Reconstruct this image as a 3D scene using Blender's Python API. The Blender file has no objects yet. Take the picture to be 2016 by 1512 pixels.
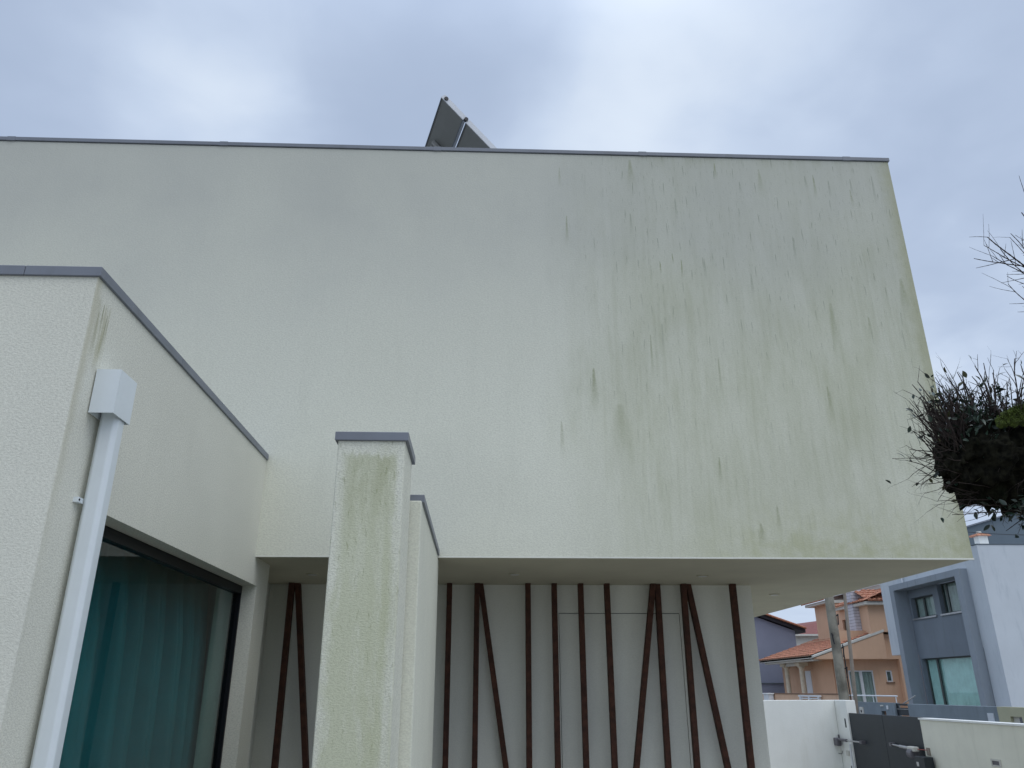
import bpy, bmesh, math, random
from mathutils import Vector, Matrix, noise as mnoise
rnd = random.Random(7)
C = bpy.data.collections.new("scene"); bpy.context.scene.collection.children.link(C)
sc = bpy.context.scene

# ------------------------------------------------------------------ camera
cd = bpy.data.cameras.new("camera"); cam = bpy.data.objects.new("camera", cd); C.objects.link(cam)
R_ = Vector((0.99917725, -0.04049097, -0.00230465)); U_ = Vector((-0.01266797, -0.36557474, 0.93069578)); F_ = Vector((0.0385273, 0.92990085, 0.3657869))
m = Matrix((R_, U_, -F_)).transposed().to_4x4(); m.translation = Vector((0, 0, 1.6))
cam.matrix_world = m
cd.sensor_width = 36; cd.lens = 36 * 1536.5 / 2016; cd.clip_start = .05; cd.clip_end = 2000
sc.camera = cam

# ------------------------------------------------------------------ node helpers
class NT:
    def __init__(s, nt): s.nt = nt; s.L = nt.links
    def n(s, t, **k):
        x = s.nt.nodes.new(t)
        for a, b in k.items(): setattr(x, a, b)
        return x
    def put(s, sock, v):
        if isinstance(v, bpy.types.NodeSocket): s.L.new(v, sock)
        elif v is not None:
            try: sock.default_value = v
            except TypeError: sock.default_value = (v, v, v)
    def m(s, op, a, b=None, c=None, clamp=False):
        x = s.n('ShaderNodeMath', operation=op, use_clamp=clamp)
        for i, v in enumerate((a, b, c)):
            if v is not None: s.put(x.inputs[i], v)
        return x.outputs[0]
    def add(s, a, b): return s.m('ADD', a, b)
    def sub(s, a, b): return s.m('SUBTRACT', a, b)
    def mul(s, a, b): return s.m('MULTIPLY', a, b)
    def mx(s, a, b): return s.m('MAXIMUM', a, b)
    def clampf(s, a): return s.m('ADD', a, 0.0, clamp=True)
    def vm(s, op, a, b=None):
        x = s.n('ShaderNodeVectorMath', operation=op); s.put(x.inputs[0], a)
        if b is not None: s.put(x.inputs[1], b)
        return x.outputs['Value'] if op in ('DOT_PRODUCT', 'LENGTH') else x.outputs[0]
    def step(s, x, a, b, lo=0., hi=1.):
        r = s.n('ShaderNodeMapRange', interpolation_type='SMOOTHSTEP')
        s.put(r.inputs[0], x); s.put(r.inputs[1], a); s.put(r.inputs[2], b); s.put(r.inputs[3], lo); s.put(r.inputs[4], hi)
        return r.outputs[0]
    def noise(s, vec, scale, detail=3, rough=.5, dist=0.):
        x = s.n('ShaderNodeTexNoise'); s.put(x.inputs['Vector'], vec); x.inputs['Scale'].default_value = scale
        x.inputs['Detail'].default_value = detail; x.inputs['Roughness'].default_value = rough; x.inputs['Distortion'].default_value = dist
        return x.outputs[0]
    def mix(s, f, a, b, mode='MIX'):
        x = s.n('ShaderNodeMix', data_type='RGBA', blend_type=mode)
        s.put(x.inputs[0], f)
        for i, v in ((6, a), (7, b)):
            if isinstance(v, tuple) and len(v) == 3: v = (*v, 1)
            s.put(x.inputs[i], v)
        return x.outputs[2]
    def sep(s, v):
        x = s.n('ShaderNodeSeparateXYZ'); s.put(x.inputs[0], v); return x.outputs
    def comb(s, a, b, c=0.):
        x = s.n('ShaderNodeCombineXYZ')
        for i, v in enumerate((a, b, c)): s.put(x.inputs[i], v)
        return x.outputs[0]

# ------------------------------------------------------------------ world + sun + exposure
w = bpy.data.worlds.new("World"); sc.world = w; w.use_nodes = True; w.node_tree.nodes.clear()
W = NT(w.node_tree)
SUN = Vector((.30, -.38, .87)).normalized()
el = math.asin(SUN.z); rot = math.atan2(SUN.x, SUN.y)
sky = W.n('ShaderNodeTexSky', sky_type='NISHITA'); sky.sun_disc = False
sky.sun_elevation = el; sky.sun_rotation = rot; sky.air_density = 1.0; sky.dust_density = 2.0; sky.ozone_density = 1.0
gen = W.n('ShaderNodeTexCoord').outputs['Generated']
dx, dy, dz = W.sep(gen)
den = W.mx(W.add(dz, .12), .06)
P = W.comb(W.m('DIVIDE', dx, den), W.m('DIVIDE', dy, den), 0.)
n1 = W.noise(P, 1.25, 3.2, .5, .3)
n2 = W.noise(W.vm('ADD', P, (7.3, 2.1, 0)), 3.4, 3, .5, .2)
n3 = W.noise(W.vm('ADD', P, (1.3, 9.1, 0)), 8.5, 4, .55, .3)
val = W.add(W.add(W.mul(W.sub(n1, .5), .80), W.mul(W.sub(n2, .5), .52)), W.mul(W.sub(n3, .5), .16))
# the larger cloud masses: brighter breaks and darker bellies, at their directions in the sky
for (vx, vy, vz), kk, amt in [((.19, .70, .69), 60, .15), ((.21, .735, .64), 160, .14), ((.17, .775, .61), 260, .08), ((-.40, .665, .63), 220, .09),
                              ((-.294, .733, .613), 240, .18), ((-.19, .71, .68), 130, .07), ((-.09, .70, .71), 260, .10),
                              ((-.02, .74, .67), 120, -.34), ((-.15, .755, .64), 200, -.22), ((.02, .70, .71), 300, -.05), ((-.52, .62, .59), 40, -.26), ((.42, .64, .64), 40, -.10), ((-.60, .55, .55), 8, -.02)]:
    v = Vector((vx, vy, vz)).normalized()
    d = W.vm('DOT_PRODUCT', gen, tuple(v))
    g = W.m('EXPONENT', W.mul(W.sub(d, 1.0), float(kk)))
    val = W.add(val, W.mul(g, amt))
cl = W.step(val, -.40, .38)
pale = W.step(dz, .02, .50)
cl = W.add(W.mul(cl, W.add(.25, W.mul(pale, .75))), W.mul(W.sub(1., pale), .42))
cr = W.n('ShaderNodeValToRGB'); W.put(cr.inputs[0], cl)
e = cr.color_ramp.elements
e[0].position = 0.; e[0].color = (.385, .470, .625, 1)
e[1].position = 1.; e[1].color = (.70, .785, .90, 1)
x = e.new(.30); x.color = (.445, .535, .695, 1)
x = e.new(.60); x.color = (.54, .635, .79, 1)
bright = W.step(dz, .66, 1.0, 1.0, 2.0)            # an overcast sky is brighter overhead
cloud = W.vm('SCALE', cr.outputs[0]); cloud.node.inputs[3].default_value = 1.0
W.L.new(W.mul(bright, 10.0), cloud.node.inputs[3])
below = W.step(dz, -.08, -.01)
col = W.mix(.93, sky.outputs[0], cloud)
bg = W.n('ShaderNodeBackground'); W.put(bg.inputs[0], col); bg.inputs[1].default_value = .10
W.L.new(bg.outputs[0], W.n('ShaderNodeOutputWorld').inputs[0])
ld = bpy.data.lights.new("sun", 'SUN'); ld.energy = .85; ld.angle = math.radians(60); ld.color = (1, .965, .90)
so = bpy.data.objects.new("sun", ld); C.objects.link(so)
so.rotation_euler = (-SUN).to_track_quat('-Z', 'Y').to_euler(); so.location = (6, -6, 12)
sc.view_settings.view_transform = 'Standard'; sc.view_settings.look = 'None'; sc.view_settings.exposure = 0.16; sc.view_settings.gamma = 1
sc.view_settings.use_curve_mapping = False
sc.render.engine = 'CYCLES'; sc.cycles.use_denoising = True; sc.cycles.max_bounces = 8; sc.cycles.transparent_max_bounces = 12

# ------------------------------------------------------------------ materials
def material(name):
    mt = bpy.data.materials.new(name); mt.use_nodes = True; mt.node_tree.nodes.clear()
    T = NT(mt.node_tree); b = T.n('ShaderNodeBsdfPrincipled'); o = T.n('ShaderNodeOutputMaterial')
    T.L.new(b.outputs[0], o.inputs[0]); mt.diffuse_color = (.5, .5, .5, 1)
    return mt, T, b
def plain(name, col, rough=.6, var=.12, vs=6., bump=0., bs=60., metal=0., spec=.5, dirt=None):
    mt, T, b = material(name)
    p = T.n('ShaderNodeNewGeometry').outputs['Position']
    n = T.noise(p, vs, 5, .6)
    c = T.mix(T.step(n, .3, .7), tuple(v * (1 - var) for v in col), tuple(min(1, v * (1 + var)) for v in col))
    if dirt:
        d = T.noise(T.vm('MULTIPLY', p, (3., 3., .5)), 1.6, 6, .65)
        c = T.mix(T.step(d, .5, .78, 0., dirt[1]), c, dirt[0])
    T.put(b.inputs['Base Color'], c); b.inputs['Roughness'].default_value = rough; b.inputs['Metallic'].default_value = metal
    b.inputs['Specular IOR Level'].default_value = spec
    if bump:
        bm_ = T.n('ShaderNodeBump'); bm_.inputs['Strength'].default_value = bump; bm_.inputs['Distance'].default_value = .01
        T.put(bm_.inputs['Height'], T.noise(p, bs, 3, .6)); T.L.new(bm_.outputs[0], b.inputs['Normal'])
    return mt

def drips(T, u, v, su, sv, L, w0, thr, seed):
    """rain-wash marks: a dark head with a tail that widens and fades downward, one per cell"""
    pu = T.add(T.mul(u, su), seed); iu = T.m('FLOOR', pu)
    w0_ = T.n('ShaderNodeTexWhiteNoise', noise_dimensions='1D'); T.L.new(T.add(iu, seed * .31), w0_.inputs['W'])
    pv = T.add(T.mul(v, sv), T.mul(w0_.outputs['Value'], 9.)); iv = T.m('FLOOR', pv)
    fu = T.sub(pu, iu); fv = T.sub(pv, iv)
    wn = T.n('ShaderNodeTexWhiteNoise', noise_dimensions='3D'); T.L.new(T.comb(iu, iv, float(seed)), wn.inputs['Vector'])
    r, g, b = T.sep(wn.outputs['Color'])
    cu = T.add(.28, T.mul(r, .44)); cv = T.add(.60, T.mul(g, .36))
    t = T.m('DIVIDE', T.sub(cv, fv), T.mul(T.add(.35, T.mul(b, .65)), L))
    wd = T.mul(T.add(.22, T.mul(t, .8)), w0)
    a = T.step(T.m('DIVIDE', T.m('ABSOLUTE', T.sub(fu, cu)), wd), .35, 1., 1., 0.)
    al = T.mul(T.step(t, 0., .07), T.step(t, .08, 1., 1., 0.))
    return T.mul(T.mul(a, al), T.step(wn.outputs['Value'], thr - .25, thr, 1., 0.))
def one_drip(T, u, v, uc, vc, L, wd):
    t = T.m('DIVIDE', T.sub(vc, v), L)
    ww = T.mul(T.add(.15, T.mul(t, .85)), wd)
    a = T.step(T.m('DIVIDE', T.m('ABSOLUTE', T.sub(u, uc)), T.mx(ww, .0005)), .2, 1., 1., 0.)
    return T.mul(a, T.mul(T.step(t, 0., .05), T.step(t, .15, 1., 1., 0.)))

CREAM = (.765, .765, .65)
def stucco(name, base=CREAM, grain=1.0, kind=None, gs=85.):
    mt, T, b = material(name)
    p = T.n('ShaderNodeNewGeometry').outputs['Position']; X, Y, Z = T.sep(p)
    g1 = T.noise(T.vm('MULTIPLY', p, (gs, gs, gs * 1.7)), 1.0, 4, .7)
    g2 = T.noise(p, 210., 2, .6)
    big = T.noise(p, .9, 4, .55)
    c = T.mix(T.step(big, .3, .7), tuple(v * .955 for v in base), tuple(v * 1.03 for v in base))
    c = T.mix(T.step(g1, .34, .60, .34 * grain, 0.), c, tuple(v * .55 for v in base))
    c = T.mix(T.step(g1, .52, .70, 0., .25 * grain), c, tuple(min(1, v * 1.22) for v in base))
    c = T.mix(T.step(T.noise(T.vm('MULTIPLY', p, (5., 5., .9)), 1.3, 5, .6), .5, .8, 0., .10), c, (.40, .41, .34))
    streak = T.noise(T.vm('MULTIPLY', p, (9., 9., 1.1)), 1.0, 6, .68, .25)
    if kind == 'facade':
        fine = T.noise(p, 9., 5, .7)
        wob = T.mul(T.sub(T.noise(T.vm('MULTIPLY', p, (5., 1., 2.2)), 1.0, 4, .6), .5), .035)
        u = T.add(X, wob); v = Z
        edge = T.add(T.mul(T.sub(streak, .5), .7), T.mul(T.sub(big, .5), .9))
        reg = T.step(T.add(X, edge), .45, 1.35)
        low = T.step(Z, 2.4, 4.6, .72, 1.)
        film = T.mul(T.mul(reg, low), T.add(T.step(T.noise(T.vm('MULTIPLY', p, (26., 1., 1.5)), 1., 5, .65, .2), .42, .72, 0., .34), T.add(T.step(streak, .2, .8, .36, .54), T.step(T.noise(T.vm('MULTIPLY', p, (3.5, 1., 1.3)), 1., 6, .7), .3, .7, 0., .36))))
        c = T.mix(T.mul(film, .60), c, (.40, .415, .262))
        blot = T.step(T.noise(T.vm('MULTIPLY', p, (2.6, 1., .8)), 1.0, 5, .6), .50, .74)
        c = T.mix(T.mul(T.mul(blot, reg), .16), c, (.365, .385, .225))
        c = T.mix(T.mul(T.step(T.add(Z, T.mul(T.sub(big, .5), 1.4)), 3.4, 6.0), T.step(big, .3, .7, .58, .78)), c, (.47, .475, .435))  # grime and dimmer light towards the top, both put into the colour
        # wash of growth along the base edge, and at the outer corner of the wall
        c = T.mix(T.mul(T.mul(T.step(T.add(Z, T.mul(T.sub(streak, .5), .7)), 2.45, 3.05, 1., 0.), T.step(X, 1.2, 2.4)), T.step(fine, .34, .66, .12, .55)), c, (.44, .45, .24))
        c = T.mix(T.mul(T.step(T.add(X, T.mul(T.sub(fine, .5), .14)), 3.50, 3.66), .55), c, (.36, .36, .20))
        c = T.mix(T.mul(T.step(Z, 5.9, 6.05, 0., 1.), T.mul(reg, T.step(streak, .42, .7, 0., .35))), c, (.34, .35, .24))
        d = drips(T, u, v, 11., 2.6, .48, .12, .72, 3.0)
        d2 = T.mx(drips(T, u, v, 21., 4.7, .40, .11, .78, 11.0), drips(T, u, v, 33., 7.1, .38, .12, .62, 31.0))
        d3 = drips(T, u, v, 5., 1.3, .50, .12, .42, 23.0)
        dm = T.mx(T.mul(d, .85), T.mx(T.mul(d2, .75), T.mul(d3, .6)))
        upper = T.step(T.add(Z, T.mul(T.sub(big, .5), 1.2)), 3.1, 5.2, .35, 1.)
        brk = T.step(T.noise(p, 60., 3, .6), .25, .55, .45, 1.)
        c = T.mix(T.mul(T.mul(T.mul(dm, upper), T.mul(reg, brk)), .72), c, (.19, .215, .145))
        for (uc, vc, L, wd, am) in [(.89, 4.00, .42, .065, .62), (1.82, 3.27, .26, .034, .62), (2.90, 4.62, .62, .085, .40), (3.20, 4.49, .28, .05, .45),
                                    (.71, 5.42, .34, .028, .6), (2.76, 3.87, .36, .045, .5), (3.54, 4.86, .45, .09, .42), (1.36, 4.30, .45, .025, .55),
                                    (1.29, 6.02, .34, .08, .5), (2.23, 2.90, .24, .035, .5), (2.09, 2.76, .2, .06, .5), (.66, 5.92, .25, .03, .4),
                                    (1.08, 3.70, .70, .22, .30), (.62, 3.55, .35, .04, .4), (1.67, 5.00, .22, .02, .8), (1.49, 4.98, .16, .018, .9), (1.60, 5.06, .12, .016, .9),
                                    (2.05, 6.0, .2, .03, .6), (2.45, 5.95, .35, .06, .4), (2.93, 5.9, .3, .03, .6), (3.25, 5.75, .22, .028, .6), (1.9, 4.1, .4, .03, .45)]:
            c = T.mix(T.mul(T.mul(one_drip(T, u, v, uc, vc, L, wd), brk), am), c, (.255, .275, .145))
    if kind == 'pillar':
        wob = T.mul(T.sub(T.noise(p, 9., 4, .6), .5), .06)
        st2 = T.noise(T.vm('MULTIPLY', p, (20., 1., 3.6)), 1.0, 6, .72, .3)
        front = T.step(Y, 3.572, 3.60, 1., 0.)
        a = T.mul(T.mul(T.step(T.add(X, wob), -.68, -.60), T.step(T.add(X, wob), -.425, -.385, 1., 0.)), T.step(T.add(Z, T.mul(T.sub(st2, .5), .16)), 2.62, 2.655, 1., 0.))
        a2 = T.mul(T.step(Z, 1.9, 2.15, 1., 0.), T.step(st2, .35, .65))
        msk = T.mul(T.clampf(T.add(T.mul(a, T.step(st2, .2, .62, .45, 1.)), T.mul(a2, .5))), front)
        c = T.mix(T.mul(msk, .62), c, (.50, .52, .33))
        c = T.mix(T.mul(T.mul(front, T.mul(T.step(X, -.52, -.42), T.step(T.noise(T.vm('MULTIPLY', p, (20, 1, 1.5)), 1., 4), .35, .6))), .25), c, (.38, .39, .19))
        d = T.mx(drips(T, T.add(X, wob), Z, 26., 6., .46, .18, .75, 5.0), drips(T, T.add(X, wob), Z, 40., 9., .4, .16, .5, 9.0))
        brk = T.step(T.noise(p, 170., 3, .6), .3, .6, .3, 1.)
        c = T.mix(T.mul(T.mul(T.mul(d, front), T.mul(brk, T.step(Z, 1.7, 2.5, .55, 1.))), .78), c, (.24, .26, .11))
        c = T.mix(T.mul(T.mul(msk, T.step(Z, 2.15, 2.55)), T.step(st2, .3, .6, .0, .34)), c, (.36, .365, .23))
    if kind == 'wing':
        side = T.step(X, -1.606, -1.602)
        wob = T.mul(T.sub(T.noise(p, 7., 4, .6), .5), .06)
        z_ = T.add(Y, wob)
        nb = T.step(T.noise(T.vm('MULTIPLY', p, (30., 30., 1.6)), 1., 5, .65), .42, .64)
        zone = T.mul(T.mul(T.step(z_, 2.95, 2.98), T.step(z_, 3.07, 3.10, 1., 0.)), T.mul(T.step(Z, 2.78, 2.95), T.step(Z, 3.10, 3.15, 1., 0.)))
        c = T.mix(T.mul(T.mul(zone, nb), .62), c, (.33, .31, .15))
        edge = T.mul(T.step(T.m('ABSOLUTE', T.sub(z_, 2.945)), 0., .055, 1., 0.), T.step(Z, 1.7, 3.1))
        c = T.mix(T.mul(T.mul(edge, side), .35), c, (.40, .36, .20))
        for (uc, vc, L, wd, am) in [(3.02, 3.13, .16, .02, .7), (3.06, 3.10, .24, .02, .75), (3.075, 3.08, .12, .012, .6), (2.99, 3.08, .25, .03, .45)]:
            c = T.mix(T.mul(T.mul(one_drip(T, T.add(Y, T.mul(wob, .2)), Z, uc, vc, L, wd), side), am), c, (.26, .25, .12))
    if kind == 'soffit': pass
    T.put(b.inputs['Base Color'], c); b.inputs['Roughness'].default_value = .92; b.inputs['Specular IOR Level'].default_value = .25
    bm_ = T.n('ShaderNodeBump'); bm_.inputs['Strength'].default_value = .55 * grain; bm_.inputs['Distance'].default_value = .006
    T.put(bm_.inputs['Height'], T.add(T.mul(g1, .75), T.mul(g2, .35))); T.L.new(bm_.outputs[0], b.inputs['Normal'])
    return mt

M = {}
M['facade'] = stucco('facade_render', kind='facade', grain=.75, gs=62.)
M['pillar'] = stucco('pillar_render', kind='pillar', grain=1.35)
M['wing'] = stucco('wing_render', base=(.765, .755, .655), kind='wing', grain=1.0)
M['fin'] = stucco('fin_render', grain=.8)
M['porch'] = stucco('porch_render', base=(.80, .80, .715), grain=.35)
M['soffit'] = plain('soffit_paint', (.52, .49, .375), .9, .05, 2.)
M['coping'] = plain('grey_aluminium', (.185, .20, .232), .45, .08, 3., spec=.5, dirt=((.13, .14, .14), .5))
M['white_alu'] = plain('white_aluminium', (.72, .77, .79), .38, .03, 5.)
M['dark_frame'] = plain('black_frame', (.008, .009, .012), .4, spec=.2)
M['rust'] = plain('rusty_steel', (.068, .025, .014), .85, .35, 14., .6, 90., dirt=((.03, .012, .009), .8))
M['joint'] = plain('joint_shadow_gap', (.05, .05, .045), .9)
M['roof_felt'] = plain('roof_gravel', (.2, .2, .19), .95, .2)
M['room'] = plain('room_plaster', (.30, .33, .33), .9)
M['panel_back'] = plain('panel_backsheet', (.20, .205, .195), .5, .06, 3.)
M['rail'] = plain('galvanised_rail', (.34, .34, .33), .5)
M['panel_frame'] = plain('panel_aluminium', (.62, .64, .68), .35, .04, 5.)
M['panel_edge'] = plain('panel_dark_edge', (.10, .115, .14), .4)
M['black'] = plain('black_plastic', (.012, .012, .016), .5)
M['white_wall'] = plain('white_masonry_paint', (.84, .85, .81), .88, .03, 1.4, .25, 40., dirt=((.66, .66, .58), .35))
M['cream_wall'] = plain('cream_masonry_paint', (.80, .79, .68), .9, .04, 1.5, .25, 40., dirt=((.60, .60, .50), .35))
M['white_cap'] = plain('white_wall_cap', (.84, .85, .83), .7, .03)
M['gate'] = plain('charcoal_gate_paint', (.015, .021, .027), .5, .12, 3.)
M['opener'] = plain('opener_housing', (.12, .115, .13), .45)
M['opener_steel'] = plain('opener_steel', (.40, .40, .40), .35, metal=.6)
M['grey_house'] = plain('blue_grey_render', (.185, .215, .25), .85, .06, .8, .2, 30., dirt=((.12, .13, .13), .35))
M['grey_frame'] = plain('grey_frame_render', (.27, .305, .345), .8, .05, .8, dirt=((.17, .18, .15), .5))
M['pale_house'] = plain('pale_blue_render', (.56, .60, .64), .85, .04, .5, dirt=((.36, .41, .46), .5))
M['street_wall'] = plain('grey_street_wall', (.195, .235, .265), .85, .09, 1.2, dirt=((.13, .15, .17), .5))
M['yellow_wall'] = plain('pale_yellow_wall', (.46, .45, .31), .9, .07, 1.5)
M['orange'] = plain('apricot_render', (.66, .43, .29), .9, .05, .7, .2, 30., dirt=((.45, .25, .14), .3))
M['off_white'] = plain('off_white_trim', (.60, .59, .54), .8, .05)
M['stone_col'] = plain('pale_stone_column', (.62, .56, .44), .85, .1, 4.)
M['tile'] = plain('clay_roof_tile', (.42, .18, .11), .85, .38, 9., dirt=((.15, .12, .05), .85))
M['tile_dark'] = plain('mossy_roof_tile', (.20, .12, .06), .9, .35, 5.)
M['red_roof'] = plain('dull_red_roof', (.22, .085, .075), .85, .1)
M['block'] = plain('pale_stone_block', (.60, .59, .64), .85, .10, 2.)
M['mortar'] = plain('dark_mortar', (.15, .14, .15), .9)
M['blue_house'] = plain('lavender_grey_render', (.245, .265, .345), .9, .05, .8)
M['dark_eave'] = plain('dark_eave_board', (.03, .03, .04), .7)
M['white_pvc'] = plain('white_window_frame', (.72, .74, .76), .4, .02)
M['shed'] = plain('dark_grey_cladding', (.105, .135, .16), .7, .04, .6)
M['pole_wood'] = plain('weathered_pole_wood', (.23, .215, .18), .95, .35, 3., .6, 40., dirt=((.05, .05, .03), .9))
M['pole_metal'] = plain('dull_brown_metal', (.27, .23, .19), .6, .1)
M['asphalt'] = plain('asphalt', (.10, .10, .10), .9, .2, 4., .4, 80.)
M['paving'] = plain('concrete_paving', (.36, .35, .33), .9, .12, 2., .3, 50.)
M['terrace'] = plain('pale_bounce_terrace', (.24, .23, .205), .9, .1, 2., .3, 50.)
M['lawn'] = plain('short_lawn', (.045, .065, .022), .95, .4, 5., 1., 60.)
M['earth'] = plain('earth_and_grass', (.07, .075, .04), .95, .35, .3)
M['bark'] = plain('wet_dark_bark', (.009, .0085, .005), .95, .9, 30., 1., 34., dirt=((.006, .014, .003), .9), spec=.15)
M['twig'] = plain('dark_twig_bark', (.026, .016, .012), .8, .35, 30.)
M['moss'] = plain('bright_moss', (.062, .086, .010), 1., .45, 40., 1., 160.)
M['leaf'] = plain('dark_waxy_leaf', (.022, .042, .027), .32, .35, 18., spec=.6)
M['leaf_old'] = plain('dull_olive_leaf', (.055, .058, .020), .5, .3, 20.)
M['lamp_glass'] = plain('frosted_lamp_glass', (.5, .5, .48), .3)
M['brown_cap'] = plain('brown_wall_cap', (.22, .13, .08), .8)

def curtain_mat(name, col):
    return plain(name, col, .95, .08, 3., .3, 120.)
M['curtain'] = curtain_mat('teal_curtain_cloth', (.10, .37, .40))
M['net'] = curtain_mat('pale_net_curtain', (.63, .78, .745))
M['net_grey'] = curtain_mat('grey_net_curtain', (.50, .49, .47))
M['win_dark'] = plain('bronze_window_frame', (.075, .085, .08), .4)
def glass_mat(name, tint, ior, rough=.01):
    mt = bpy.data.materials.new(name); mt.use_nodes = True; mt.node_tree.nodes.clear(); T = NT(mt.node_tree)
    p = T.n('ShaderNodeNewGeometry').outputs['Position']
    smear = T.step(T.noise(T.vm('MULTIPLY', p, (4., 4., 1.2)), 1.2, 5, .6), .4, .75, rough, rough * 5)
    gl = T.n('ShaderNodeBsdfGlossy'); T.put(gl.inputs['Roughness'], smear)
    tr = T.n('ShaderNodeBsdfTransparent'); tr.inputs[0].default_value = (*tint, 1)
    fr = T.n('ShaderNodeFresnel'); fr.inputs[0].default_value = ior
    bf = T.n('ShaderNodeNewGeometry').outputs['Backfacing']
    mx = T.n('ShaderNodeMixShader'); T.L.new(T.mul(fr.outputs[0], T.sub(1., bf)), mx.inputs[0]); T.L.new(tr.outputs[0], mx.inputs[1]); T.L.new(gl.outputs[0], mx.inputs[2])
    T.L.new(mx.outputs[0], T.n('ShaderNodeOutputMaterial').inputs[0]); return mt
M['glass'] = glass_mat('tinted_window_glass', (.68, .80, .80), 1.50, .012)
M['far_glass'] = glass_mat('green_window_glass', (.88, .95, .94), 1.5)

# ------------------------------------------------------------------ mesh helpers
class MB:
    def __init__(s): s.v = []; s.f = []
    def box(s, x0, x1, y0, y1, z0, z1):
        i = len(s.v); s.v += [(x, y, z) for x in (x0, x1) for y in (y0, y1) for z in (z0, z1)]
        s.f += [tuple(i + k for k in q) for q in ((0, 1, 3, 2), (4, 6, 7, 5), (0, 4, 5, 1), (2, 3, 7, 6), (0, 2, 6, 4), (1, 5, 7, 3))]; return s
    def hexa(s, a, b):
        """solid between two quads a and b (4 points each, same order)"""
        i = len(s.v); s.v += [tuple(p) for p in a] + [tuple(p) for p in b]
        s.f += [(i, i + 1, i + 2, i + 3), (i + 7, i + 6, i + 5, i + 4)] + [(i + k, i + 4 + k, i + 4 + (k + 1) % 4, i + (k + 1) % 4) for k in range(4)]; return s
    def prism(s, poly, d):
        """polygon (3D points) extruded by vector d"""
        i = len(s.v); n = len(poly); s.v += [tuple(p) for p in poly] + [tuple(Vector(p) + Vector(d)) for p in poly]
        s.f += [tuple(i + k for k in range(n)), tuple(i + n + k for k in reversed(range(n)))] + [(i + k, i + n + k, i + n + (k + 1) % n, i + (k + 1) % n) for k in range(n)]; return s
    def tube(s, pts, rad, n=8, caps=True, up=None):
        pts = [Vector(p) for p in pts]
        if not hasattr(rad, '__len__'): rad = [rad] * len(pts)
        i0 = len(s.v); ref = up
        for k, p in enumerate(pts):
            t = (pts[min(k + 1, len(pts) - 1)] - pts[max(k - 1, 0)]).normalized()
            if ref is None: ref = Vector((0, 0, 1)) if abs(t.z) < .9 else Vector((1, 0, 0))
            a = t.cross(ref).normalized(); b = a.cross(t).normalized(); ref = b
            for j in range(n):
                q = 2 * math.pi * (j + .5) / n
                s.v.append(tuple(p + (a * math.cos(q) + b * math.sin(q)) * rad[k]))
        for k in range(len(pts) - 1):
            for j in range(n):
                s.f.append((i0 + k * n + j, i0 + k * n + (j + 1) % n, i0 + (k + 1) * n + (j + 1) % n, i0 + (k + 1) * n + j))
        if caps:
            s.f.append(tuple(i0 + j for j in reversed(range(n)))); e = i0 + (len(pts) - 1) * n; s.f.append(tuple(e + j for j in range(n)))
        return s
    def wall(s, ax, a0, a1, u0, u1, z0, z1, holes=()):
        """slab with openings; ax 'x': plane x=a0 (shown side)..a1, u runs along y; ax 'y' likewise"""
        us = sorted({u0, u1, *[h[0] for h in holes], *[h[1] for h in holes]}); zs = sorted({z0, z1, *[h[2] for h in holes], *[h[3] for h in holes]})
        us = [u for u in us if u0 <= u <= u1]; zs = [z for z in zs if z0 <= z <= z1]
        def P(a, u, z): return (a, u, z) if ax == 'x' else (u, a, z)
        def solid(i, j):
            if i < 0 or j < 0 or i >= len(us) - 1 or j >= len(zs) - 1: return False
            cu = (us[i] + us[i + 1]) / 2; cz = (zs[j] + zs[j + 1]) / 2
            return not any(h[0] < cu < h[1] and h[2] < cz < h[3] for h in holes)
        idx = {}
        def V(a, u, z):
            k = (a, u, z)
            if k not in idx: idx[k] = len(s.v); s.v.append(P(a, u, z))
            return idx[k]
        for i in range(len(us) - 1):
            for j in range(len(zs) - 1):
                if not solid(i, j): continue
                ua, ub, za, zb = us[i], us[i + 1], zs[j], zs[j + 1]
                for a in (a0, a1): s.f.append((V(a, ua, za), V(a, ub, za), V(a, ub, zb), V(a, ua, zb)))
                if not solid(i - 1, j): s.f.append((V(a0, ua, za), V(a1, ua, za), V(a1, ua, zb), V(a0, ua, zb)))
                if not solid(i + 1, j): s.f.append((V(a0, ub, za), V(a1, ub, za), V(a1, ub, zb), V(a0, ub, zb)))
                if not solid(i, j - 1): s.f.append((V(a0, ua, za), V(a1, ua, za), V(a1, ub, za), V(a0, ub, za)))
                if not solid(i, j + 1): s.f.append((V(a0, ua, zb), V(a1, ua, zb), V(a1, ub, zb), V(a0, ub, zb)))
        return s
    def build(s, name, mat, parent=None, bevel=0., smooth=False, seg=2):
        me = bpy.data.meshes.new(name); me.from_pydata(s.v, [], s.f)
        bm = bmesh.new(); bm.from_mesh(me); bmesh.ops.recalc_face_normals(bm, faces=bm.faces)
        if bevel:
            es = [x for x in bm.edges if len(x.link_faces) == 2 and x.calc_face_angle(0) > .5]
            bmesh.ops.bevel(bm, geom=es, offset=bevel, segments=seg, affect='EDGES', profile=.5)
        bm.to_mesh(me); bm.free()
        if smooth:
            for p in me.polygons: p.use_smooth = True
        me.materials.append(mat if not isinstance(mat, str) else M[mat])
        o = bpy.data.objects.new(name, me); C.objects.link(o)
        if parent is not None: adopt(o, parent)
        return o
def base_of(o):
    p = Vector(o.location)
    return p
def adopt(o, parent):
    o.parent = parent
    o.matrix_parent_inverse = WORLD[parent].inverted() if parent in WORLD else Matrix()
class _W(dict):
    pass
WORLD = _W()
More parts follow.
